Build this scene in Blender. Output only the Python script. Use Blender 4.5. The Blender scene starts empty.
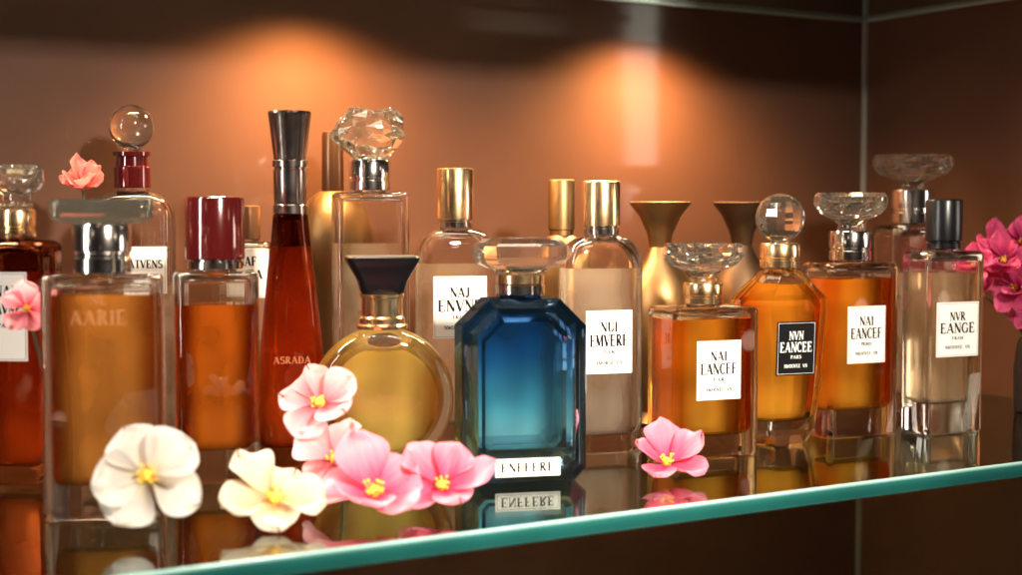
import bpy, math, random
from mathutils import Vector, Matrix, Euler
S=0.01
random.seed(4)
sc=bpy.context.scene
col=sc.collection
R=math.radians

# ---------------------------------------------------------------- materials
def newmat(name):
    m=bpy.data.materials.new(name); m.use_nodes=True
    nt=m.node_tree; nt.nodes.clear()
    out=nt.nodes.new('ShaderNodeOutputMaterial')
    return m,nt,out
def N(nt,t,**kw):
    n=nt.nodes.new(t)
    for k,v in kw.items():
        if k in n.inputs: n.inputs[k].default_value=v
        else: setattr(n,k,v)
    return n
def c4(c): return (c[0],c[1],c[2],1)
def ramp(nt,fac,stops):
    r=nt.nodes.new('ShaderNodeValToRGB')
    el=r.color_ramp.elements
    while len(el)<len(stops): el.new(.5)
    for e,(p,c) in zip(el,stops): e.position=p; e.color=c4(c)
    nt.links.new(fac,r.inputs[0]); return r
def coord(nt,axis,z0,z1,t0=0,t1=1,smooth=False,absolute=False):
    tc=N(nt,'ShaderNodeTexCoord'); sp=N(nt,'ShaderNodeSeparateXYZ')
    nt.links.new(tc.outputs['Object'],sp.inputs[0])
    src=sp.outputs[axis]
    if absolute:
        ab=N(nt,'ShaderNodeMath',operation='ABSOLUTE'); nt.links.new(src,ab.inputs[0]); src=ab.outputs[0]
    mr=N(nt,'ShaderNodeMapRange'); mr.inputs[1].default_value=z0*S; mr.inputs[2].default_value=z1*S
    mr.inputs[3].default_value=t0; mr.inputs[4].default_value=t1
    if smooth: mr.interpolation_type='SMOOTHSTEP'
    nt.links.new(src,mr.inputs[0]); return mr.outputs[0]
def mixc(nt,fac,a,b):
    m=N(nt,'ShaderNodeMix'); m.data_type='RGBA'; nt.links.new(fac,m.inputs[0])
    for s,v in ((6,a),(7,b)):
        if isinstance(v,tuple): m.inputs[s].default_value=c4(v)
        else: nt.links.new(v,m.inputs[s])
    return m.outputs[2]
def glass(name,color,ior=1.45,rough=0.0,stops=None,z=(0,10),body=0.0,bodycol=None,bstops=None,clear=0.0,back=False,xe=2.0,edge=None):
    """glass + share of straight-through transparency + diffuse body (back=True: painted inner glow, stronger toward the rear middle)"""
    m,nt,out=newmat(name)
    g=N(nt,'ShaderNodeBsdfGlass'); g.inputs['Color'].default_value=c4(color)
    g.inputs['IOR'].default_value=ior; g.inputs['Roughness'].default_value=rough
    tr=N(nt,'ShaderNodeBsdfTransparent'); tr.inputs[0].default_value=c4(color)
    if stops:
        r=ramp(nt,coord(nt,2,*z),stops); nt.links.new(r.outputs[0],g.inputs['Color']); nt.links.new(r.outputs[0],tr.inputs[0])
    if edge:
        fx=coord(nt,0,xe*.45,xe,0,1,True,True); o=mixc(nt,fx,color,edge)  # side shading painted into the tint, darker away from the middle
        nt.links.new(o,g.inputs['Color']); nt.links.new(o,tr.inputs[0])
    sh=g.outputs[0]
    if clear>0:
        a=N(nt,'ShaderNodeMixShader'); a.inputs[0].default_value=clear
        nt.links.new(sh,a.inputs[1]); nt.links.new(tr.outputs[0],a.inputs[2]); sh=a.outputs[0]
    if body>0:
        bc=bodycol or color
        d=N(nt,'ShaderNodeBsdfDiffuse'); d.inputs[0].default_value=c4(bc)
        t=N(nt,'ShaderNodeBsdfTranslucent'); t.inputs[0].default_value=c4(bc)
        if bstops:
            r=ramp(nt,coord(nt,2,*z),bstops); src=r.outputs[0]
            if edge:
                src=mixc(nt,coord(nt,0,xe*.3,xe,0,.9,True,True),src,tuple(x*.45 for x in edge))  # body colour also darkened at the sides, as painted shading
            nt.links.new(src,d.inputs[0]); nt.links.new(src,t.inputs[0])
        a=N(nt,'ShaderNodeMixShader'); a.inputs[0].default_value=.62
        nt.links.new(d.outputs[0],a.inputs[1]); nt.links.new(t.outputs[0],a.inputs[2])
        b=N(nt,'ShaderNodeMixShader'); b.inputs[0].default_value=body
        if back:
            fx=coord(nt,0,xe*.3,xe,1,.15,True,True); fy=coord(nt,1,.2,.85,.0,body)  # painted glow: bright core at the rear middle, fading to the sides
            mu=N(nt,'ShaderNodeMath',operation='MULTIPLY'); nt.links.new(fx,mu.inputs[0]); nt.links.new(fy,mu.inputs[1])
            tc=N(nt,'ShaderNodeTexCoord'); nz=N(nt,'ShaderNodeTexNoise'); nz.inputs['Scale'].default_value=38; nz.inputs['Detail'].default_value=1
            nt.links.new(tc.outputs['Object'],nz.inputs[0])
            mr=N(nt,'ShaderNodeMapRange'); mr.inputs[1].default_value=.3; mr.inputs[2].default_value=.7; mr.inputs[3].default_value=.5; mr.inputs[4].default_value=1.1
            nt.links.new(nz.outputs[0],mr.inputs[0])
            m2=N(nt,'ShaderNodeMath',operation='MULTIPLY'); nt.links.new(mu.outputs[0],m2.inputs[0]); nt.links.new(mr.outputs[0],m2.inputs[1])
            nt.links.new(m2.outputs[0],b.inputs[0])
        nt.links.new(sh,b.inputs[1]); nt.links.new(a.outputs[0],b.inputs[2]); sh=b.outputs[0]
    nt.links.new(sh,out.inputs[0]); return m
def liquid(name,color,body,bstops,z=(0,9),clear=.22,xe=2.2,edge=None): return glass(name,color,ior=.93,clear=clear,body=body,bstops=bstops,z=z,back=True,xe=xe,edge=edge)
def pbr(name,color,rough=.4,metal=0,coat=0,spec=.5,noise=0,nscale=200,trans=0,bump=0):
    m,nt,out=newmat(name)
    p=N(nt,'ShaderNodeBsdfPrincipled')
    p.inputs['Base Color'].default_value=c4(color); p.inputs['Roughness'].default_value=rough
    p.inputs['Metallic'].default_value=metal; p.inputs['Coat Weight'].default_value=coat
    p.inputs['Specular IOR Level'].default_value=spec; p.inputs['Transmission Weight'].default_value=trans
    if noise or bump:
        tc=N(nt,'ShaderNodeTexCoord'); nz=N(nt,'ShaderNodeTexNoise'); nz.inputs['Scale'].default_value=nscale
        nt.links.new(tc.outputs['Object'],nz.inputs[0])
        if noise:
            mr=N(nt,'ShaderNodeMapRange'); mr.inputs[3].default_value=max(0,rough-noise); mr.inputs[4].default_value=rough+noise
            nt.links.new(nz.outputs[0],mr.inputs[0]); nt.links.new(mr.outputs[0],p.inputs['Roughness'])
        if bump:
            b=N(nt,'ShaderNodeBump'); b.inputs['Strength'].default_value=bump; b.inputs['Distance'].default_value=.0005
            nt.links.new(nz.outputs[0],b.inputs['Height']); nt.links.new(b.outputs[0],p.inputs['Normal'])
    nt.links.new(p.outputs[0],out.inputs[0]); return m
def petalmat(name,inner,mid,outer,rad):
    m,nt,out=newmat(name)
    tc=N(nt,'ShaderNodeTexCoord'); ln=N(nt,'ShaderNodeVectorMath',operation='LENGTH')
    nt.links.new(tc.outputs['Object'],ln.inputs[0])
    mr=N(nt,'ShaderNodeMapRange'); mr.inputs[2].default_value=rad*S
    nt.links.new(ln.outputs['Value'],mr.inputs[0])
    mp=N(nt,'ShaderNodeMapping'); mp.inputs['Scale'].default_value=(900,70,70); nt.links.new(tc.outputs['Object'],mp.inputs[0])
    nz=N(nt,'ShaderNodeTexNoise'); nz.inputs['Scale'].default_value=1; nz.inputs['Detail'].default_value=3
    nt.links.new(mp.outputs[0],nz.inputs[0])
    ad=N(nt,'ShaderNodeMath',operation='MULTIPLY_ADD'); ad.inputs[1].default_value=.4
    nt.links.new(nz.outputs[0],ad.inputs[0]); nt.links.new(mr.outputs[0],ad.inputs[2])
    sb=N(nt,'ShaderNodeMath',operation='SUBTRACT'); sb.inputs[1].default_value=.2
    nt.links.new(ad.outputs[0],sb.inputs[0])
    r=ramp(nt,sb.outputs[0],[(.08,inner),(.45,mid),(1,outer)])
    p=N(nt,'ShaderNodeBsdfPrincipled'); p.inputs['Roughness'].default_value=.6; p.inputs['Specular IOR Level'].default_value=.3
    bp=N(nt,'ShaderNodeBump'); bp.inputs['Strength'].default_value=.4; bp.inputs['Distance'].default_value=.0005
    nt.links.new(nz.outputs[0],bp.inputs['Height']); nt.links.new(bp.outputs[0],p.inputs['Normal'])
    t=N(nt,'ShaderNodeBsdfTranslucent')
    nt.links.new(r.outputs[0],p.inputs['Base Color']); nt.links.new(r.outputs[0],t.inputs[0])
    mx=N(nt,'ShaderNodeMixShader'); mx.inputs[0].default_value=.38
    nt.links.new(p.outputs[0],mx.inputs[1]); nt.links.new(t.outputs[0],mx.inputs[2])
    nt.links.new(mx.outputs[0],out.inputs[0]); return m

CLEAR=glass('clear_glass',(.99,.985,.975),ior=1.5,clear=.08)
CRYSTAL=glass('crystal',(1,.995,.985),ior=1.58,body=.012,bodycol=(1,.96,.90))
SMOKE=glass('smoky_crystal',(.55,.57,.54),ior=1.5,body=.12,bodycol=(.22,.23,.21))
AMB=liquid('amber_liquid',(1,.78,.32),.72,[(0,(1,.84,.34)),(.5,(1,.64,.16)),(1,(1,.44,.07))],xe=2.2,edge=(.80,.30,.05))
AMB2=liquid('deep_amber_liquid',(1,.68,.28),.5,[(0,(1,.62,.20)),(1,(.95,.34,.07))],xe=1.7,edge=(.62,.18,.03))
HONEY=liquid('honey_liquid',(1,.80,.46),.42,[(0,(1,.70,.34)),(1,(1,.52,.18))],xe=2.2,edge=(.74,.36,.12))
FAINT=liquid('faint_amber_liquid',(1,.97,.89),.25,[(0,(1,.91,.74)),(1,(1,.88,.70))],edge=(.85,.74,.58))
GOLDL=liquid('golden_liquid',(1,.92,.58),.72,[(0,(1,.95,.58)),(1,(1,.78,.30))],z=(0,6),xe=3.2,edge=(.90,.58,.16))
PALE=liquid('pale_liquid',(1,.99,.96),.42,[(0,(1,.96,.90)),(1,(1,.92,.83))])
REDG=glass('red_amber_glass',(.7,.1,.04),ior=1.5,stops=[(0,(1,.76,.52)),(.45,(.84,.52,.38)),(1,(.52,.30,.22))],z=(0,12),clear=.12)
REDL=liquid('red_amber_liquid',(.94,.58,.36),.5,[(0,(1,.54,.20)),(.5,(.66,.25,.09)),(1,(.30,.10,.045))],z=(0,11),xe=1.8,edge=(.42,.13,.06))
BLUEG=glass('blue_glass',(.1,.3,.5),ior=1.5,stops=[(0,(.66,.88,.95)),(.4,(.44,.69,.84)),(.75,(.20,.35,.56)),(1,(.12,.21,.38))],z=(0,8.4),clear=.08,body=.012,bodycol=(.10,.35,.6))
BLUEL=liquid('blue_liquid',(.78,.95,1),.95,[(0,(.85,1,1)),(.35,(.35,.85,.95)),(.7,(.09,.34,.56)),(1,(.03,.13,.27))],z=(1.2,7.2),xe=2.3)
GOLD=pbr('brushed_gold',(.84,.57,.30),.22,1,noise=.06)
DGOLD=pbr('aged_gold',(.26,.15,.065),.42,1,noise=.08)
DIMG=pbr('dim_bronze',(.12,.07,.038),.5,1,noise=.08)
SILVER=pbr('polished_steel',(.74,.70,.66),.14,1,noise=.04)
GREYM=pbr('grey_bronze',(.36,.29,.26),.2,1,noise=.05)
BLACK=pbr('black_lacquer',(.004,.004,.005),.28,0,spec=.35)
REDC=pbr('dark_red_lacquer',(.065,.005,.005),.13,.2,coat=.8)
BROWN=pbr('brown_gold_lacquer',(.20,.095,.045),.35,.8,coat=.3)
PAPER=pbr('label_paper',(.78,.75,.70),.65,spec=.25,bump=.15,nscale=900)
BLKPAP=pbr('black_label_paper',(.005,.005,.006),.7,spec=.12)
INK=pbr('black_ink',(.006,.006,.008),.7,spec=.12)
WINK=pbr('white_ink',(.8,.78,.74),.5)
AINK=glass('amber_ink',(1,.85,.65),clear=.5,body=.3,bodycol=(.85,.55,.30))
GINK=pbr('gold_ink',(.26,.085,.03),.4,.6)
YEL=pbr('yellow_stamen',(.80,.46,.05),.6,bump=.5,nscale=1500)
STEM=pbr('green_stem',(.035,.05,.02),.5)
VASE=pbr('dark_ceramic',(.02,.014,.014),.3)
P_WHITE=petalmat('white_petal',(.44,.38,.22),(.58,.54,.49),(.66,.64,.61),2)
P_CREAM=petalmat('cream_petal',(.62,.32,.09),(.70,.53,.35),(.74,.64,.51),2)
P_LPINK=petalmat('light_pink_petal',(.55,.05,.10),(.76,.24,.29),(.84,.48,.50),1.8)
P_PINK=petalmat('pink_petal',(.48,.015,.08),(.72,.085,.18),(.80,.27,.36),2.1)
P_MAG=petalmat('magenta_petal',(.20,.005,.045),(.46,.025,.14),(.66,.10,.25),1.2)
P_ROSE=petalmat('rose_petal',(.36,.02,.02),(.56,.11,.10),(.66,.21,.18),1.1)

# ---------------------------------------------------------------- mesh tools
class M:
    def __init__(s): s.v=[]; s.f=[]; s.mi=[]
    def add(s,vs,fs,mi=0):
        o=len(s.v); s.v+= [tuple(x) for x in vs]
        for f in fs: s.f.append(tuple(i+o for i in f)); s.mi.append(mi)
    def loft(s,rings,flip=False,mi=0,caps=True):
        n=len(rings[0]); vs=[p for r in rings for p in r]; fs=[]
        for i in range(len(rings)-1):
            for j in range(n):
                k=(j+1)%n
                fs.append((i*n+j,i*n+k,(i+1)*n+k,(i+1)*n+j))
        if caps:
            fs.append(tuple(range(n-1,-1,-1))); b=(len(rings)-1)*n
            fs.append(tuple(range(b,b+n)))
        if flip: fs=[tuple(reversed(f)) for f in fs]
        s.add(vs,fs,mi); return s
    def box(s,x0,x1,y0,y1,z0,z1,mi=0):
        s.loft([[(x0,y0,z),(x1,y0,z),(x1,y1,z),(x0,y1,z)] for z in (z0,z1)],mi=mi); return s
    def mesh(s,name,mats,smooth=True,ang=38):
        me=bpy.data.meshes.new(name)
        me.from_pydata([(x*S,y*S,z*S) for x,y,z in s.v],[],s.f)
        for m in (mats if isinstance(mats,(list,tuple)) else [mats]): me.materials.append(m)
        me.polygons.foreach_set('material_index',s.mi)
        me.polygons.foreach_set('use_smooth',[smooth]*len(s.f))
        me.update()
        if smooth: me.set_sharp_from_angle(angle=R(ang))
        return me
def circ(r,z,n=48,ph=0,sx=1,sy=1): return [(r*sx*math.cos(2*math.pi*i/n+ph),r*sy*math.sin(2*math.pi*i/n+ph),z) for i in range(n)]
def lathe(prof,n=48,m=None,ph=0): return (m or M()).loft([circ(max(r,.002),z,n,ph) for r,z in prof])
def rr(w,d,r,z,k=6):
    r=min(r,w/2*.985,d/2*.985); pts=[]
    for cx,cy,a in ((w/2-r,d/2-r,0),(-w/2+r,d/2-r,90),(-w/2+r,-d/2+r,180),(w/2-r,-d/2+r,270)):
        for i in range(k+1):
            t=R(a+90*i/k); pts.append((cx+r*math.cos(t),cy+r*math.sin(t),z))
    return pts
def thing(name,label,cat,loc=(0,0,0),rot=0,group=None,eul=None):
    e=bpy.data.objects.new(name,None); e.empty_display_size=.01
    e.location=Vector(loc)*S; e.rotation_euler=eul if eul else (0,0,R(rot))
    e['label']=label; e['category']=cat
    if group: e['group']=group
    col.objects.link(e); return e
def part(name,me,parent,loc=(0,0,0),rot=(0,0,0),label=None):
    o=bpy.data.objects.new(name,me); o.parent=parent
    o.location=Vector(loc)*S; o.rotation_euler=rot
    if label: o['label']=label
    col.objects.link(o); return o

# ---------------------------------------------------------------- serif lettering
class Txt:
    def __init__(s): s.m=M(); s.k=0
    def bar(s,x1,y1,x2,y2,w):
        d=Vector((x2-x1,y2-y1)); L=d.length or 1; p=Vector((-d.y,d.x))/L*w/2
        s.k+=1; e=-.0008*(s.k%9)
        s.m.add([(x1+p.x,e,y1+p.y),(x1-p.x,e,y1-p.y),(x2-p.x,e,y2-p.y),(x2+p.x,e,y2+p.y)],[(0,1,2,3)])
def glyph(ch):
    T,t=.22,.09; b=[]
    def st(x,y0=0,y1=1,w=T,s0=1,s1=1):
        b.append((x,y0,x,y1,w))
        if s0: b.append((x-.16,y0+.03,x+.16,y0+.03,.06))
        if s1: b.append((x-.16,y1-.03,x+.16,y1-.03,.06))
    def sf(x,y): b.append((x-.14,y,x+.14,y,.06))
    def arc(cx,cy,rx,ry,a0,a1,w=T,n=8):
        for i in range(n):
            u=R(a0+(a1-a0)*i/n); v=R(a0+(a1-a0)*(i+1)/n); mid=(u+v)/2
            ww=t+(w-t)*abs(math.cos(mid))
            b.append((cx+rx*math.cos(u),cy+ry*math.sin(u),cx+rx*math.cos(v),cy+ry*math.sin(v),ww))
    adv=.9
    if ch=='A': b+=[(.08,.03,.4,.98,t),(.4,.98,.74,.03,T),(.2,.33,.62,.33,t)]; sf(.08,.03); sf(.74,.03); adv=.92
    elif ch=='B': st(.18); arc(.25,.75,.32,.23,-90,90); arc(.25,.27,.38,.25,-90,90); adv=.82
    elif ch=='C': arc(.45,.5,.36,.47,45,315,n=12); b.append((.7,.68,.7,.92,.07)); adv=.85
    elif ch=='G': arc(.45,.5,.36,.47,45,330,n=12); b.append((.7,.68,.7,.92,.07)); b.append((.74,.05,.74,.45,.17)); sf(.7,.45); adv=.92
    elif ch=='D': st(.18); arc(.28,.5,.42,.47,-90,90); adv=.9
    elif ch in 'EF':
        st(.18); b+=[(.18,.97,.62,.97,t),(.18,.52,.5,.52,t),(.62,.78,.62,1,.07),(.5,.42,.5,.62,.06)]
        if ch=='E': b+=[(.18,.03,.66,.03,t),(.66,0,.66,.24,.07)]
        adv=.82
    elif ch=='I': st(.2); adv=.45
    elif ch=='J': st(.35,.2,1,s0=0); arc(.2,.2,.15,.2,-170,0,n=5); adv=.6
    elif ch=='L': st(.18); b+=[(.18,.03,.6,.03,t),(.6,0,.6,.25,.07)]; adv=.75
    elif ch=='M': st(.12,w=t); b+=[(.12,.97,.45,.1,T),(.45,.1,.8,.97,t)]; st(.85); adv=1.08
    elif ch=='N': st(.14,w=t); b.append((.14,.97,.72,.05,T)); st(.74,w=t,s0=0); adv=.92
    elif ch=='O': arc(.45,.5,.36,.47,0,360,n=14); adv=.95
    elif ch=='P': st(.18); arc(.25,.73,.36,.24,-90,90); adv=.78
    elif ch=='R': st(.18); arc(.25,.75,.34,.22,-90,90); b.append((.35,.5,.7,.03,T)); sf(.74,.03); adv=.88
    elif ch=='S': arc(.35,.74,.25,.22,30,270); arc(.35,.27,.28,.24,-150,90); adv=.72
    elif ch=='T': st(.4,s1=0); b+=[(.06,.97,.74,.97,t),(.06,.78,.06,1,.06),(.74,.78,.74,1,.06)]; adv=.85
    elif ch=='U': st(.18,.3,1,s0=0); st(.72,.3,1,w=t,s0=0); arc(.45,.3,.27,.28,180,360); adv=.92
    elif ch=='V': b+=[(.08,.97,.42,.02,T),(.42,.02,.74,.97,t)]; sf(.08,.97); sf(.74,.97); adv=.85
    elif ch=='W': b+=[(.06,.97,.32,.02,T),(.32,.02,.52,.8,t),(.52,.8,.76,.02,T),(.76,.02,1.0,.97,t)]; sf(.06,.97); sf(1.,.97); adv=1.1
    elif ch=='Y': b+=[(.08,.97,.4,.48,T),(.4,.48,.74,.97,t)]; st(.4,0,.5,s1=0); sf(.08,.97); sf(.74,.97); adv=.85
    elif ch==' ': adv=.4
    return b,adv
def text(lines,mat,name='lettering',frame=None):
    T=Txt()
    for s_,cx,z,h,wd in lines:
        gl=[glyph(c) for c in s_]; tot=sum(a for _,a in gl); sx=wd/tot; x=cx-wd/2
        for b,a in gl:
            for x1,y1,x2,y2,w in b: T.bar(x+x1*sx,z+y1*h,x+x2*sx,z+y2*h,w*(sx+h)/2)
            x+=a*sx
    if frame:
        w,h,tk=frame
        for a in ((-w/2,-h/2,w/2,-h/2),(-w/2,h/2,w/2,h/2),(-w/2,-h/2,-w/2,h/2),(w/2,-h/2,w/2,h/2)): T.bar(*a,tk)
    return T.m.mesh(name,mat,smooth=False)
def add_label(parent,y,z,w,h,lines,dark=False,x=0,mat=None,frame=True):
    m=M(); m.box(-w/2,w/2,-.02,.02,-h/2,h/2)
    l=part('label',m.mesh('label',mat or (BLKPAP if dark else PAPER),smooth=False),parent,(x,y-.03,z),label='black label with white serif lettering' if dark else None)
    part('lettering',text(lines,WINK if dark else INK,frame=(w-.16,h-.16,.018) if frame else None),l,(0,-.028,0))
    return l
def std_lines(a,b,w,h,c='PARFUM',d='NWOOVEEHVN'):
    return [(a,0,h*.16,h*.16,w*.38),(b,0,-h*.07,h*.19,w*.84),(c,0,-h*.19,h*.06,w*.28),(d,0,-h*.36,h*.065,w*.6)]

# ---------------------------------------------------------------- bottle builders
def sections(w,d,h,r,neck,nh,sw,sd,sz,foot=.18,n=8):
    s=[(0,w-foot*1.6,d-foot*1.6,r),(.04,w-foot*.7,d-foot*.7,r),(foot,w,d,r),(h-sz,w,d,r)]
    for i in range(1,n+1):
        a=R(90*i/n); s.append((h-sz+sz*math.sin(a),w-2*sw*(1-math.cos(a)),d-2*sd*(1-math.cos(a)),r))
    s.append((h+.01,neck*2+.1,neck*2+.1,neck+.05)); s.append((h+nh,neck*2,neck*2,neck)); return s
def at(s,z):
    if z<=s[0][0]: return s[0][1:]
    for a,b in zip(s,s[1:]):
        if z<=b[0]:
            t=(z-a[0])/max(1e-6,b[0]-a[0]); return tuple(a[i]+(b[i]-a[i])*t for i in (1,2,3))
    return s[-1][1:]
def inner(s,z,th):
    A,B=at(s,z),at(s,z+th*.8); w=min(A[0],B[0]); d=min(A[1],B[1]); r=min(A[2],B[2])
    tw=min(th,w*.28); td=min(th,d*.28); return w-2*tw,d-2*td,max(.12,min(r,min(w,d)/2)-min(tw,td)*.6)
def body(parent,s,th,base,L,gmat,lmat,k=6,smooth=True,name='bottle_body',ang=30):
    m=M(); m.loft([rr(a[1],a[2],a[3],a[0],k) for a in s])
    top=s[-1][0]-.15
    zz=sorted(set([round(a[0],3) for a in s]+[round(a[0]-th*.8,3) for a in s]))
    if L<top-.3:
        zs=[L+.012]+[z for z in zz if L+.1<z<top]+[top]
        m.loft([rr(*inner(s,z,th),z,k) for z in zs],flip=True)
    part(name,m.mesh(name,gmat,smooth,ang),parent)
    if lmat:
        zs=[base,base+.06,base+.2,base+.45]+[z for z in zz if base+.5<z<L-.05]+[L]
        rings=[]
        for i,z in enumerate(zs):
            w,d,r=inner(s,z,th); q={0:.9,1:.5,2:.15}.get(i,0)
            rings.append(rr(w-q,d-q,r,z,k))
        q=M().loft(rings); part('liquid',q.mesh('liquid',lmat,smooth,50),parent)
def ring_prof(r,z0,z1,b=.05): return [(r-b,z0),(r,z0+b),(r,z1-b),(r-b,z1)]
def metal(parent,name,prof,mat,n=48,z=0,**kw): return part(name,lathe(prof,n).mesh(name,mat,True,30),parent,(0,0,z),**kw)
def cap_cyl(parent,r,z0,z1,mat,bandmat=None,name='cap'):
    if bandmat:
        metal(parent,'collar',ring_prof(r*.93,z0,z0+.35,.04)+[(r*.86,z0+.36),(r*.86,z0+.42)],bandmat)
        z0+=.43
    metal(parent,name,[(r-.06,z0),(r,z0+.05),(r,z1-.12),(r-.035,z1-.04),(r-.11,z1),(r*.5,z1+.005)],mat)
def collar(parent,r,z0,z1,mat):
    h=z1-z0
    metal(parent,'collar',[(r*.96,z0),(r,z0+.06),(r,z0+h*.3),(r*.93,z0+h*.33),(r*.93,z0+h*.4),(r,z0+h*.44),(r,z1-.1),(r*.95,z1)],mat)
def disc_stopper(parent,R0,z0,z1,mat=None,n=10,neck=.75):
    h=z1-z0; m=M()
    prof=[(neck*.9,0),(neck,h*.08),(neck*.85,h*.2),(R0*.52,h*.34),(R0*.82,h*.46),(R0*.97,h*.60),(R0,h*.72),(R0*.99,h*.90),(R0*.92,h),(R0*.72,h),(R0*.52,h*.80),(R0*.2,h*.74)]
    rings=[]
    for k,(r,z) in enumerate(prof):
        ring=[]
        for i in range(n*2):
            a=math.pi*i/n; q=r*(1-.07*((i+(k//3))%2) if r>neck*1.2 else 1); ring.append((q*math.cos(a),q*math.sin(a),z))
        rings.append(ring)
    m.loft(rings); part('stopper',m.mesh('stopper',mat or CRYSTAL,False),parent,(0,0,z0))
def ball_stopper(parent,r,zc,mat=None,facets=False):
    n=14 if facets else 40; k=9 if facets else 24
    prof=[(r*.42,-r*1.12),(r*.40,-r*.98)]+[(r*math.sin(R(a)),-r*math.cos(R(a))) for a in [24+ (180-24)*i/k for i in range(k+1)]]
    part('stopper',lathe(prof,n).mesh('stopper',mat or CRYSTAL,not facets,30),parent,(0,0,zc))

# 1 far left dark red
b=thing('perfume_bottle','dark red amber rectangular perfume bottle with round clear stopper','perfume bottle',(-22.6,66.4,0),-4)
s=sections(3.3,2.8,11.0,.35,.7,.3,.4,.4,.4)
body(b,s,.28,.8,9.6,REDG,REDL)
collar(b,.85,11.05,12.4,GOLD); disc_stopper(b,1.25,12.4,14.4)
add_label(b,-1.4,7.6,2.0,4.0,[('NAI',0,.9,.5,1.),('EAVNE',0,.1,.5,1.5),('PARS',0,-.5,.2,.7)])
# 2 front left
b=thing('perfume_bottle','large clear rectangular bottle of honey perfume with wide smoky glass cap','perfume bottle',(-16.5,58.6,0),12)
s=sections(4.7,2.6,9.8,.3,.8,.3,.25,.25,.25)
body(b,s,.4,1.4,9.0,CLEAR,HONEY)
collar(b,1.15,9.85,11.85,SILVER)
m=M(); m.loft([rr(w,d,.5,z) for z,w,d in ((0,2.6,1.6),(.1,3.6,2.1),(.25,4.0,2.3),(.8,4.0,2.3),(.95,3.8,2.1))])
part('cap',m.mesh('cap',SMOKE),b,(0,0,11.88))
part('lettering',text([('NL',0,.65,.4,.7),('AARIE',0,-.15,.58,2.2)],AINK),b,(-.1,-1.33,8.0),label='faint amber printed brand lettering')
# 3 back left ball
b=thing('perfume_bottle','clear bottle with dark red collar and glass ball stopper','perfume bottle',(-19.6,75.3,0),8)
s=sections(4.2,2.6,13.3,.8,.8,.4,1.1,.6,1.2)
body(b,s,.25,.8,8.5,CLEAR,PALE)
metal(b,'collar',ring_prof(.95,13.5,14.6)+[(.85,14.62),(.8,15.1),(.98,15.15),(.98,15.35),(.6,15.4)],REDC)
ball_stopper(b,1.15,16.65)
add_label(b,-1.3,9.3,2.1,2.4,[('ATVENS',0,.1,.42,1.7),('PARS',0,-.4,.18,.6)],x=.75)
# 4 red cap
b=thing('perfume_bottle','amber perfume bottle with glossy dark red cylinder cap','perfume bottle',(-13.5,66.2,0),16)
s=sections(3.75,2.4,9.6,.5,.9,.3,.3,.3,.3)
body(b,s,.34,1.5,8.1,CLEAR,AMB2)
cap_cyl(b,1.33,9.7,13.0,REDC,SILVER)
# 5 tapered
b=thing('perfume_bottle','tall tapered red amber bottle with flared grey metal cap','perfume bottle',(-10.75,70.8,0),10)
s=[(0,3.5,2.7,1.2),(.05,3.7,2.85,1.2),(.25,3.85,3.0,1.2),(3,3.45,2.75,1.1),(6,2.95,2.5,1.),(9,2.35,2.1,.9),(11.2,1.85,1.8,.85),(12.1,1.7,1.7,.83),(12.3,1.3,1.3,.64)]
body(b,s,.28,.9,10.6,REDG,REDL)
metal(b,'cap',[(.78,12.15),(.84,12.2),(.84,12.6),(.78,12.65),(.8,12.8),(.82,14.3),(.76,14.35),(.76,14.42),(.85,14.47),(.85,14.75),(.78,14.8),(.8,14.95),(1.03,16.9),(1.06,17.05),(1.02,17.15),(.5,17.15)],GREYM)
part('lettering',text([('ASRADA',0,0,.34,1.8)],GINK),b,(0,-1.36,5.0),rot=(R(-4.5),0,0),label='raised copper lettering')
# 6 tall clear with rose stopper
b=thing('perfume_bottle','tall clear square bottle with carved crystal rose stopper','perfume bottle',(-7.5,77.3,0),14)
s=sections(3.9,2.6,13.3,.35,.8,.3,.25,.25,.25)
body(b,s,.35,1.0,10.6,CLEAR,PALE)
collar(b,1.1,13.4,15.0,SILVER)
m=M(); prof=[(.85,0),(1.05,.22),(1.5,.75),(1.93,1.3),(1.92,1.65),(1.68,2.15),(1.38,2.6),(1.12,2.68),(.92,2.35),(.7,2.65),(.35,2.45)]
rings=[]
for r,z in prof:
    g_=min(1,r/1.2)
    rings.append([(r*(1+g_*(.09*math.cos(3*a+z*2.4)+.05*math.cos(5*a-z*3)))*math.cos(a),.85*r*(1+g_*(.09*math.cos(3*a+z*2.4)+.05*math.cos(5*a-z*3)))*math.sin(a),z+.12*math.sin(3*a+z)*g_*(1 if z>.5 else 0)) for a in [2*math.pi*i/14 for i in range(14)]])
m.loft(rings); part('stopper',m.mesh('stopper',CRYSTAL,False),b,(0,0,15.0))
# 7 round disc
b=thing('perfume_bottle','round disc bottle of golden perfume with flared black cap','perfume bottle',(-6.15,69,0),10)
def ycirc(r,y,zc,n=72,clampz=None): 
    o=[]
    for i in range(n):
        a=2*math.pi*i/n; z=zc+r*math.sin(a)
        if clampz is not None: z=min(z,clampz)
        o.append((r*math.cos(a),y,max(z,.0)))
    return o
m=M(); zc=3.42
prof=[(-1.25,2.55),(-1.22,2.8),(-1.08,3.08),(-.8,3.28),(-.4,3.39),(0,3.42),(.4,3.39),(.8,3.28),(1.08,3.08),(1.22,2.8),(1.25,2.55)]
m.loft([ycirc(r,y,zc) for y,r in reversed(prof)])
part('bottle_body',m.mesh('bottle_body',CLEAR,True,40),b)
m=M(); m.loft([ycirc(r,y,zc-.02,clampz=zc+2.35) for y,r in [(1.05,2.35),(.95,2.55),(.4,2.72),(0,2.76),(-.4,2.72),(-.95,2.55),(-1.05,2.35)]])
part('liquid',m.mesh('liquid',GOLDL,True,40),b)
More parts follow.
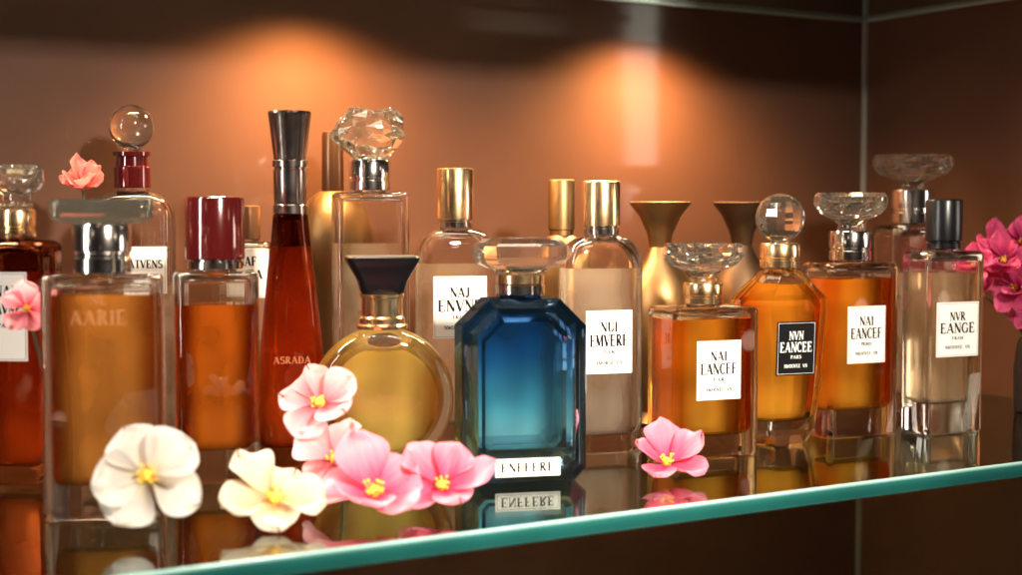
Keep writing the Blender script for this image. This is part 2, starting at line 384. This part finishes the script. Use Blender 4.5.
metal(b,'foot',[(.9,0),(1.1,.0),(1.15,.12),(.9,.2)],GOLD)
metal(b,'collar',[(1.2,6.75),(1.22,6.9),(1.08,7.0),(1.08,7.25),(.98,7.35),(.98,8.2),(1.05,8.25),(1.05,8.4)],GOLD)
m=M(); m.loft([rr(w,w*.8,.35,z) for z,w in ((0,1.9),(.1,2.05),(.6,2.3),(1.2,2.95),(1.6,3.4),(1.72,3.42),(1.78,3.3))])
part('cap',m.mesh('cap',BLACK),b,(0,0,8.42))
# 8 clear gold cap
b=thing('perfume_bottle','clear round shouldered bottle with gold cap and white label','perfume bottle',(-3.0,78.2,0),14)
s=sections(4.3,2.4,11.3,.8,.75,.3,1.1,.4,1.6)
body(b,s,.28,.9,9.5,CLEAR,PALE)
cap_cyl(b,1.0,11.4,14.6,GOLD,SILVER)
add_label(b,-1.2,7.2,2.9,3.3,std_lines('NAJ','ENVNE',2.9,3.3,'FRAVE'))
# 9 blue
b=thing('perfume_bottle','dark blue octagonal glass bottle with wide clear stopper','perfume bottle',(.42,66.6,0),12)
def octo(W,z0,z1,ct,cb,y): 
    return [(W-cb,y,z0),(W,y,z0+cb),(W,y,z1-ct),(W-ct,y,z1),(-W+ct,y,z1),(-W,y,z1-ct),(-W,y,z0+cb),(-W+cb,y,z0)]
def octr(i,y,W=2.9,H=8.35,ct=1.25,cb=.55): return octo(W-i,i,H-i,ct-i*.35,max(.2,cb-i*.35),y)
m=M(); m.loft([octr(1.02,-1.28),octr(.80,-1.56),octr(.64,-1.6),octr(.10,-1.08),octr(0,-.95),octr(0,.95),octr(.10,1.08),octr(.60,1.6),octr(.95,1.58)])
m.loft([circ(.95,z) for z in (8.3,8.5)])
part('bottle_body',m.mesh('bottle_body',BLUEG,True,12),b)
m=M(); m.loft([octo(1.75,1.65,7.0,.8,.35,-.85),octo(1.95,1.4,7.2,.9,.4,-.65),octo(1.95,1.4,7.2,.9,.4,.75),octo(1.7,1.65,7.0,.8,.35,1.0)])
part('liquid',m.mesh('liquid',BLUEL,True,12),b)
metal(b,'collar',[(1.05,8.5),(1.12,8.55),(1.12,8.95),(1.0,9.0)],SILVER)
metal(b,'collar_band',[(1.0,9.0),(1.1,9.03),(1.1,9.40),(1.0,9.43)],GOLD)
m=lathe([(.9,9.44),(1.25,9.5),(1.15,9.62),(1.4,9.72)],24)
m.loft([rr(w,d,.7,z,2) for z,w,d in ((9.73,3.0,2.1),(9.95,3.9,2.6),(10.2,4.2,2.85),(10.75,4.2,2.85),(11.08,3.5,2.2),(11.12,2.2,1.3),(10.95,1.6,.9))])
part('stopper',m.mesh('stopper',CRYSTAL,False),b)
add_label(b,-1.62,.78,3.0,.82,[('ENFFERE',0,-.2,.42,2.5)])
# 10 clear gold cap
b=thing('perfume_bottle','clear round shouldered bottle with brushed gold cap','perfume bottle',(4.6,74.3,0),18)
s=sections(4.2,2.3,11.0,.8,.75,.3,1.1,.4,1.5)
body(b,s,.28,.9,9.4,CLEAR,PALE)
cap_cyl(b,.98,11.1,13.85,GOLD,SILVER)
add_label(b,-1.15,5.7,2.5,3.2,std_lines('NUI','EMVERE',2.5,3.2,'PAR','AMORSFEEN'))
# 11 square amber
b=thing('perfume_bottle','square amber perfume bottle with cut crystal disc stopper','perfume bottle',(9.75,73.5,0),22)
s=sections(4.9,3.2,7.5,.4,.8,.25,.25,.25,.25)
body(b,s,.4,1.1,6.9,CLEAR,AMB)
collar(b,1.0,7.6,8.7,GOLD); disc_stopper(b,2.05,8.6,10.7)
add_label(b,-1.6,4.4,2.5,2.95,std_lines('NAI','EANCEF',2.5,2.95,'PAR'))
# 12 faceted
b=thing('perfume_bottle','faceted amber bottle with black label and crystal ball stopper','perfume bottle',(14.2,76.6,0),20)
s=[(0,3.0,2.2,.75),(.12,3.2,2.4,.8),(.7,3.9,2.8,1.0),(3.0,4.7,3.1,1.15),(7.3,5.5,3.4,1.3),(7.7,5.4,3.4,1.3),(9.1,2.3,2.1,.7),(9.25,1.7,1.7,.6),(9.5,1.5,1.5,.5)]
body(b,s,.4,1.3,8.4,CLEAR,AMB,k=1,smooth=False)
collar(b,1.05,9.3,10.6,GOLD); ball_stopper(b,1.3,11.95,facets=True)
l=add_label(b,-1.64,5.2,2.3,2.8,std_lines('NVN','EANCEE',2.3,2.8,'PARS'),dark=True); l.rotation_euler=(R(2.2),0,0); l.location.y=-1.72*S
# 13
b=thing('perfume_bottle','amber perfume bottle with cut crystal stopper and silver collar','perfume bottle',(18.7,80.0,0),24)
s=sections(4.7,3.0,9.5,.45,.85,.25,.3,.3,.3)
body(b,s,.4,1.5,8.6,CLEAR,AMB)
collar(b,1.15,9.6,11.2,SILVER); disc_stopper(b,2.0,11.1,13.3)
add_label(b,-1.5,5.6,2.5,3.1,std_lines('NAI','EANCEF',2.5,3.1,'PROMAS'))
# 14
b=thing('perfume_bottle','clear tall bottle with wide crystal bowl stopper','perfume bottle',(25.0,90.5,0),24)
s=sections(4.6,2.8,11.4,.5,.85,.25,.5,.4,.5)
body(b,s,.3,1.0,8.5,CLEAR,PALE)
collar(b,1.3,11.5,13.6,SILVER); disc_stopper(b,2.45,13.5,15.75)
# 15
b=thing('perfume_bottle','clear rectangular bottle with black cylinder cap and white label','perfume bottle',(24.1,80.8,0),24)
s=sections(4.0,2.4,10.1,.35,.8,.25,.3,.3,.3)
body(b,s,.38,1.7,8.9,CLEAR,FAINT)
cap_cyl(b,1.0,10.2,12.95,BLACK,BLACK)
add_label(b,-1.2,5.8,2.9,3.0,std_lines('NVR','EANGE',2.9,3.0,'FRAM'))
# 16 behind
b=thing('perfume_bottle','clear bottle with brown cap half hidden among taller bottles','perfume bottle',(-14.2,78.0,0),12)
s=sections(3.0,2.2,10.7,.5,.6,.3,.5,.4,.6)
body(b,s,.25,.8,8.5,CLEAR,PALE); cap_cyl(b,.75,10.8,12.6,BROWN)
add_label(b,-1.1,9.0,2.2,2.6,[('NAF',0,.4,.5,1.0),('EAFA',0,-.3,.5,1.6)])
# gold ones behind
b=thing('perfume_bottle','gold round shouldered flask with tall brown cap','perfume bottle',(-10.0,81.6,0),0)
metal(b,'bottle_body',[(.9,0),(1.1,.1),(1.2,6),(1.4,7.5),(2.0,9.2),(2.25,10.6),(2.0,12.0),(1.4,12.9),(.9,13.3),(.7,13.4)],DGOLD)
metal(b,'cap',[(.6,13.4),(.62,13.5),(.6,16.5),(.55,16.7),(.3,16.75)],BROWN)
b=thing('perfume_bottle','gold metal flask with gold cylinder cap','perfume bottle',(2.9,83.6,0),0)
metal(b,'bottle_body',[(1.6,0),(1.75,.1),(1.8,8),(1.7,9.5),(1.2,10.5),(.7,10.9),(.7,11.2)],DGOLD)
cap_cyl(b,.78,11.2,14.1,DGOLD)
for X,Y,h,mt,lb in ((8.6,83.8,12.9,DGOLD,'aged gold trumpet vase with flared rim'),(14.0,88,12.5,DIMG,'dim bronze trumpet vase with flared rim')):
    b=thing('trumpet_vase',lb,'vase',(X,Y,0),0,group='trumpet vases against the wall')
    metal(b,'vase_body',[(1.4,0),(1.6,.15),(1.0,.7),(.9,1.5),(1.8,4),(2.1,6.5),(1.8,8.3),(.9,9.5),(.6,10.2),(.75,11),(1.2,12),(1.75,12.7),(1.78,12.8),(1.7,12.82),(1.1,12.0),(.5,10.6)],mt)

# ---------------------------------------------------------------- flowers
def petal_mesh(L,W,mat,curl=.25,cup=.3,ruf=.06,seed=0,notch=.06,nu=16,nv=12):
    rd=random.Random(seed); ph=rd.random()*6; m=M(); vs=[]; fs=[]; sk=rd.uniform(-.12,.12)
    pk=rd.uniform(.52,.64)
    for i in range(nu+1):
        u=i/nu
        for j in range(nv+1):
            v=-1+2*j/nv
            if u<pk: w=W*(.12+.88*math.sin(math.pi/2*u/pk)**1.35)
            else: w=W*max(.015,(1-((u-pk)/(1-pk))**1.9))**.66
            y=L*(.08+.92*u)*(1-notch*u*u*(math.exp(-(v*3)**2)))
            x=v*w+sk*L*u*u
            z=cup*W*(v*v)*math.sin(math.pi*min(1,u*1.1+.05))+curl*L*(u**1.5)-.30*L*max(0,u-.7)**1.3*(1+.5*math.sin(ph))+ruf*L*u*u*math.sin(v*4.5+ph+u*3)-.05*W*math.exp(-(v*6)**2)*math.sin(math.pi*u)
            vs.append((x,y,z))
    for i in range(nu):
        for j in range(nv):
            a=i*(nv+1)+j; fs.append((a,a+1,a+nv+2,a+nv+1))
    m.add(vs,fs); return m.mesh('petal',mat,True,180)
def sphere_pts(m,c,r,n=6,k=4):
    rings=[[(c[0]+r*math.sin(math.pi*(i+.02)/(k+.04))*math.cos(2*math.pi*j/n),c[1]+r*math.sin(math.pi*(i+.02)/(k+.04))*math.sin(2*math.pi*j/n),c[2]-r*math.cos(math.pi*(i+.02)/(k+.04))) for j in range(n)] for i in range(k+1)]
    m.loft(rings)
def aim(normal,spin=0):
    q=Vector(normal).normalized().to_track_quat('Z','Y'); return (q.to_matrix()@Matrix.Rotation(R(spin),3,'Z')).to_euler()
def stamens(parent,r,mat=YEL,n=12,seed=1):
    r=r*.72
    rd=random.Random(seed); m=M()
    sphere_pts(m,(0,0,.12*r),.17*r,10,6)
    for i in range(n):
        a=2*math.pi*i/n+rd.random()*.3; q=r*(.10+.17*rd.random()); z=r*(.2+.18*rd.random())
        sphere_pts(m,(q*math.cos(a),q*math.sin(a),z),.045*r)
        x,y=q*math.cos(a),q*math.sin(a); e=.018*r
        m.loft([[(x*.4+e,y*.4,.05*r),(x*.4-e*.5,y*.4+e,.05*r),(x*.4-e*.5,y*.4-e,.05*r)],[(x+e,y,z),(x-e*.5,y+e,z),(x-e*.5,y-e,z)]])
    part('stamens',m.mesh('stamens',mat),parent)
def stem_mesh(f,loc,stem,rad,bow):
    inv=(Matrix.Translation(Vector(loc))@f.rotation_euler.to_matrix().to_4x4()).inverted()
    m=M(); rings=[]; P0=Vector(loc); P1=Vector(stem)
    for i in range(9):
        t=i/8; p=P0.lerp(P1,t)+Vector((bow*math.sin(math.pi*t),bow*math.sin(math.pi*t),0))
        rings.append([tuple(inv@(p+Vector((rad*math.cos(2*math.pi*j/8),rad*math.sin(2*math.pi*j/8),0)))) for j in range(8)])
    m.loft(list(reversed(rings))); part('stem',m.mesh('stem',STEM),f)
def blossom(label,loc,r,mat,normal,spin=0,n=5,curl=.25,seed=0,stem=None,ratio=.46,cup=.5,group='loose blossoms on the glass shelf',jit=1.0):
    f=thing('blossom',label,'flower',loc,eul=aim(normal,spin),group=group)
    rd=random.Random(seed)
    for i in range(n):
        me=petal_mesh(r*rd.uniform(.9,1.08),r*ratio*rd.uniform(.88,1.1),mat,curl=curl*rd.uniform(.5,1.6),seed=seed*7+i,cup=cup*rd.uniform(.7,1.3),ruf=.09,notch=rd.choice([0,.04,.09]))
        part('petal',me,f,(0,0,.04*(i%3)),(R(rd.uniform(-14,14))*jit,R(rd.uniform(-12,12))*jit,2*math.pi*i/n+R(rd.uniform(-11,11))))
    stamens(f,r,seed=seed)
    if stem: stem_mesh(f,loc,stem,.07,.3)
    return f
blossom('white five petalled blossom standing against a bottle',(-13.8,54.6,2.3),2.15,P_WHITE,(.2,-1,.35),20,n=5,curl=.3,seed=3,ratio=.50,cup=.55)
blossom('cream blossom lying open on the glass shelf',(-9.4,57.0,.8),2.15,P_CREAM,(.15,-.42,1),34,curl=.45,seed=5,ratio=.5,cup=.6)
blossom('light pink blossom raised above the other flowers',(-8.2,62.3,4.0),1.9,P_LPINK,(-.25,-.8,.55),20,curl=.35,seed=7,stem=(-7.4,63.5,.05),ratio=.5)
blossom('light pink blossom tucked behind a deeper pink one',(-7.3,60.7,1.8),1.9,P_LPINK,(-.5,-.6,.7),0,curl=.5,seed=9,ratio=.5)
blossom('deep pink blossom with yellow stamens on the glass',(-5.5,58.0,.9),2.35,P_PINK,(.1,-.65,.9),8,curl=.5,seed=11,ratio=.48)
blossom('pink blossom with cupped petals beside the blue bottle',(-2.9,59.6,.85),2.05,P_PINK,(.15,-.6,.9),40,curl=.55,seed=13,ratio=.48)
blossom('pink blossom lying alone before an amber bottle',(7.2,66.6,.6),1.85,P_PINK,(0,-.4,1),15,curl=.5,seed=17,ratio=.48)
blossom('small pink blossom on a stem beside the red bottle',(-20.6,61.6,8.2),1.1,P_LPINK,(.2,-1,.2),0,curl=.5,seed=19,stem=(-20.4,63.5,.05))
v=thing('bud_vase','slim dark bud vase holding a pink blossom','vase',(-22.0,71.6,0))
metal(v,'vase_body',[(.6,0),(.75,.1),(.8,3),(.55,6),(.35,8.2),(.45,8.6),(.25,8.6)],VASE)
blossom('dusky pink half open blossom on a stem in the bud vase',(-21.2,72,13.4),1.2,P_ROSE,(.1,-.5,.9),15,n=9,curl=.95,seed=43,cup=.7,ratio=.5,stem=(-22,71.6,7.6),group='stemmed flowers in vases',jit=1.6)
v=thing('flower_vase','small dark vase holding magenta flowers','vase',(31.9,88.4,0))
metal(v,'vase_body',[(.9,0),(1.0,.1),(1.1,2.5),(.9,4.2),(.7,4.6),(.55,4.6)],VASE)
rd=random.Random(8)
for i,(x,y,z,r) in enumerate(((27.9,86.6,8.9,1.5),(30.0,86.0,7.7,1.6),(29.4,88.6,9.8,1.5),(31.4,88.0,9.4,1.5),(28.2,87.3,7.4,1.4),(31.2,86.6,6.6,1.4),(30.0,87.4,8.9,1.5),(29.3,86.2,9.3,1.4),(28.7,88.8,8.5,1.5),(30.6,87.2,10.4,1.3))):
    blossom('magenta ruffled flower with dark stem in a vase',(x,y,z),r,P_MAG,(rd.uniform(-.7,.4),-.8,rd.uniform(.1,1)),rd.uniform(0,90),n=8,curl=.75,seed=i+31,ratio=.42,cup=.6,stem=(31.8+rd.uniform(-.25,.25),88.4,4.2),group='magenta flowers in the dark vase',jit=2)

# ---------------------------------------------------------------- shelf, walls
e1=Vector((.866,.5,0)); e2=Vector((-.5,.866,0))
def sn(s_,n,z): p=e1*s_+e2*n; return (p.x,p.y,z)
SM=76.2; NW=80
SHG=glass('shelf_glass',(.80,.88,.85),ior=1.72)
m,nt,out=newmat('shelf_edge_glass')
p=N(nt,'ShaderNodeBsdfPrincipled'); p.inputs['Roughness'].default_value=.1
mr=coord(nt,2,-.78,0); r=ramp(nt,mr,[(0,(.10,.42,.39)),(.14,(.012,.10,.09)),(.5,(.015,.13,.12)),(.76,(.03,.20,.185)),(.90,(.50,.85,.78))])  # top stop is a highlight painted along the upper rim
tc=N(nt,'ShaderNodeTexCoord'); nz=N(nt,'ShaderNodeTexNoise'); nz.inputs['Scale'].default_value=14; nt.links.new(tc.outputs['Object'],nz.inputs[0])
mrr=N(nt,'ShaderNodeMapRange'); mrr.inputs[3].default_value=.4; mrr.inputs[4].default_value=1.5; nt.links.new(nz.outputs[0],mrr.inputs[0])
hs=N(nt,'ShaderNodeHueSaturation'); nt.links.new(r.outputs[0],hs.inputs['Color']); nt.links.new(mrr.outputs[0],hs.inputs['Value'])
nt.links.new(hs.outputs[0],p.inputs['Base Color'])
gl=N(nt,'ShaderNodeBsdfGlass'); gl.inputs[0].default_value=(.4,.88,.80,1); gl.inputs['Roughness'].default_value=.03
mx=N(nt,'ShaderNodeMixShader'); mx.inputs[0].default_value=.4
nt.links.new(p.outputs[0],mx.inputs[1]); nt.links.new(gl.outputs[0],mx.inputs[2])
nt.links.new(mx.outputs[0],out.inputs[0]); EDGE=m
RAIL=pbr('shelf_rail_glass',(.34,.38,.34),.25,.3)
def shelf(name,label,n0,n1,z1,th,s0,s1):
    t=thing(name,label,'shelf',(0,0,z1))
    m=M(); pr=[(n0+.07,0),(n1,0),(n1,-th),(n0+.07,-th),(n0,-th+.07),(n0,-.07)]
    A=[sn(s1,n,z) for n,z in pr]; B=[sn(s0,n,z) for n,z in pr]
    k=len(pr); fs=[(i,(i+1)%k,k+(i+1)%k,k+i) for i in range(k)]
    m.add(A+B,fs[:3],0)
    for f in fs[3:]: m.f.append(f); m.mi.append(1)
    m.f.append(tuple(range(k-1,-1,-1))); m.mi.append(1); m.f.append(tuple(range(k,2*k))); m.mi.append(1)
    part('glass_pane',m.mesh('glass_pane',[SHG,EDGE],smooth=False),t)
    return t
shelf('glass_shelf','clear glass display shelf with polished teal green front edge',48.8,NW-.1,0,.78,-20,SM-.1)
us=shelf('glass_shelf','upper clear glass shelf meeting the cabinet corner',60,NW-.1,26.7,.5,-20,SM-.1)
def railbox(pts,z0,z1):
    m=M(); m.loft([[(x,y,z) for x,y,_ in pts] for z in (z0,z1)]); return m.mesh('shelf_rail',RAIL,smooth=False)
part('shelf_rail',railbox([sn(-20,NW-.35,0),sn(SM-.4,NW-.35,0),sn(SM-.4,NW-.1,0),sn(-20,NW-.1,0)],-.70,-.51),us)
part('shelf_rail',railbox([sn(SM-.35,60,0),sn(SM-.1,60,0),sn(SM-.1,NW-.4,0),sn(SM-.35,NW-.4,0)],-.70,-.51),us)

m,nt,out=newmat('lacquered_wall')
p=N(nt,'ShaderNodeBsdfPrincipled'); tc=N(nt,'ShaderNodeTexCoord')
nz=N(nt,'ShaderNodeTexNoise'); nz.inputs['Scale'].default_value=9; nz.inputs['Detail'].default_value=6
nt.links.new(tc.outputs['Object'],nz.inputs[0])
r=ramp(nt,nz.outputs[0],[(.3,(.070,.032,.019)),(.7,(.092,.042,.026))]); nt.links.new(r.outputs[0],p.inputs['Base Color'])
mp=N(nt,'ShaderNodeMapping'); mp.inputs['Scale'].default_value=(1500,1500,400); nt.links.new(tc.outputs['Object'],mp.inputs[0])
n2=N(nt,'ShaderNodeTexNoise'); n2.inputs['Scale'].default_value=1; nt.links.new(mp.outputs[0],n2.inputs[0])
bp=N(nt,'ShaderNodeBump'); bp.inputs['Strength'].default_value=.25; bp.inputs['Distance'].default_value=.0002
nt.links.new(n2.outputs[0],bp.inputs['Height']); nt.links.new(bp.outputs[0],p.inputs['Normal'])
p.inputs['Roughness'].default_value=.6; p.inputs['Specular IOR Level'].default_value=.1; p.inputs['Coat Weight'].default_value=.3; p.inputs['Coat Roughness'].default_value=.08
nt.links.new(p.outputs[0],out.inputs[0]); WALL=m
def slab(name,label,cat,pts,z0,z1,mat):
    m=M(); m.loft([[ (x,y,z) for x,y,_ in pts] for z in (z0,z1)])
    me=m.mesh(name,mat,smooth=False); o=bpy.data.objects.new(name,me); o['label']=label; o['category']=cat; col.objects.link(o); return o
slab('back_wall','purple brown lacquered back panel of the display cabinet','wall',[sn(-40,NW,0),sn(SM,NW,0),sn(SM,NW+1.5,0),sn(-40,NW+1.5,0)],-40,62,WALL)
slab('side_wall','purple brown lacquered side panel of the display cabinet','wall',[sn(SM,54,0),sn(SM+1.5,54,0),sn(SM+1.5,NW,0),sn(SM,NW,0)],-40,62,WALL)
TRIM=pbr('corner_trim',(.46,.46,.42),.3,.5)
slab('corner_trim','thin pale metal strip in the cabinet corner','trim',[sn(SM-.35,NW-.3,0),sn(SM-.02,NW-.3,0),sn(SM-.02,NW-.12,0),sn(SM-.35,NW-.12,0)],-39,61,TRIM)
fl=slab('cabinet_floor','dark brown cabinet floor below the glass shelf','floor',[sn(-40,20,0),sn(SM,20,0),sn(SM,NW,0),sn(-40,NW,0)],-41.5,-40,pbr('dark_floor',(.04,.02,.015),.35)); fl['kind']='structure'
mk=thing('wall_lettering','small dark letter fixed on the side panel','sign',sn(SM-.05,61.3,13.4))
mk.rotation_euler=(0,0,math.atan2(-e2.y,-e2.x))
part('lettering',text([('D',0,0,1.6,1.2)],INK),mk)

# ---------------------------------------------------------------- lights
def area(name,loc,tgt,sx,sy,e,c,spread=180):
    l=bpy.data.lights.new(name,'AREA'); l.shape='RECTANGLE'; l.size=sx*S; l.size_y=sy*S; l.energy=e; l.color=c; l.spread=R(spread)
    o=bpy.data.objects.new(name,l); o.location=Vector(loc)*S
    o.rotation_euler=(Vector(tgt)-Vector(loc)).to_track_quat('-Z','Y').to_euler(); col.objects.link(o); return o
area('key_lamp',(36,-6,48),(-2,72,0),6,6,2.5,(1,.87,.72),54)
area('added_left_softbox',(-62,22,30),(0,68,2),4,56,1.0,(1,.94,.87),76)  # added out of view for rim highlights on the glass
area('added_strip_lamp',sn(99,20,21),(14,78,8),5,20,.62,(1,.86,.74))  # added out of view so the wall mirrors a pale stripe
area('added_strip_lamp',sn(112,22,20),(14,78,8),4,16,.35,(1,.82,.70))  # second added lamp, for another mirrored stripe
area('overhead_lamp',(0,54,62),(4,66,0),46,6,1.1,(1,.90,.74),88)
sl=thing('added_strip_light','added slim brass strip light, out of view under the upper glass shelf','lamp',sn(33,71.5,26.05))  # fixture added to light the liquids from behind
sl.rotation_euler=(0,0,R(30))
mm=M(); mm.box(-28,28,-.5,.5,0,.12); part('lamp_housing',mm.mesh('lamp_housing',GOLD,False),sl)
l=bpy.data.lights.new('added_strip_bulb','AREA'); l.shape='RECTANGLE'; l.size=.54; l.size_y=.009; l.energy=4.6; l.color=(1,.80,.56); l.spread=R(100)  # added backlight source, rims the bottles and brightens the liquids
o=bpy.data.objects.new('added_strip_bulb',l); o.parent=sl; o.location=(0,0,-.0008); o.rotation_euler=(R(-28),0,0); col.objects.link(o)
for X,Y,e in ((-9.6,80.6,8.5),(10.6,92.6,8.5)):
    h=thing('downlight','small round brass cabinet downlight near the back panel','lamp',(X,Y,26.0),group='downlights above the bottles')
    metal(h,'lamp_housing',[(.9,-.0),(1.0,.02),(1.0,0.12),(.9,.14),(.3,.14)],GOLD)
    l=bpy.data.lights.new('downlight_bulb','SPOT'); l.energy=e; l.color=(1,.54,.19); l.spot_size=R(146); l.spot_blend=1; l.shadow_soft_size=.008
    o=bpy.data.objects.new('downlight_bulb',l); o.parent=h; o.location=(0,0,-.009); col.objects.link(o)

# dark world with added warm spots, put there to make the glass sparkle
w=bpy.data.worlds.new('World'); sc.world=w; w.use_nodes=True; nt=w.node_tree
bg=nt.nodes['Background']
tc=N(nt,'ShaderNodeTexCoord'); vo=N(nt,'ShaderNodeTexVoronoi'); vo.inputs['Scale'].default_value=3.2
nt.links.new(tc.outputs['Generated'],vo.inputs['Vector'])
r=ramp(nt,vo.outputs['Distance'],[(0,(6,4.8,3.6)),(.11,(5,3.7,2.6)),(.15,(.012,.008,.007))])
nt.links.new(r.outputs[0],bg.inputs[0]); bg.inputs[1].default_value=.9

cam=bpy.data.cameras.new('camera'); co=bpy.data.objects.new('camera',cam); col.objects.link(co)
co.location=(0,0,.125); co.rotation_euler=(R(90-3.16),0,0); cam.lens=51.1; cam.clip_start=.01; cam.clip_end=50
cam.dof.use_dof=True; cam.dof.focus_distance=.74; cam.dof.aperture_fstop=7.5
sc.camera=co
sc.view_settings.view_transform='Standard'; sc.view_settings.look='None'; sc.view_settings.exposure=0
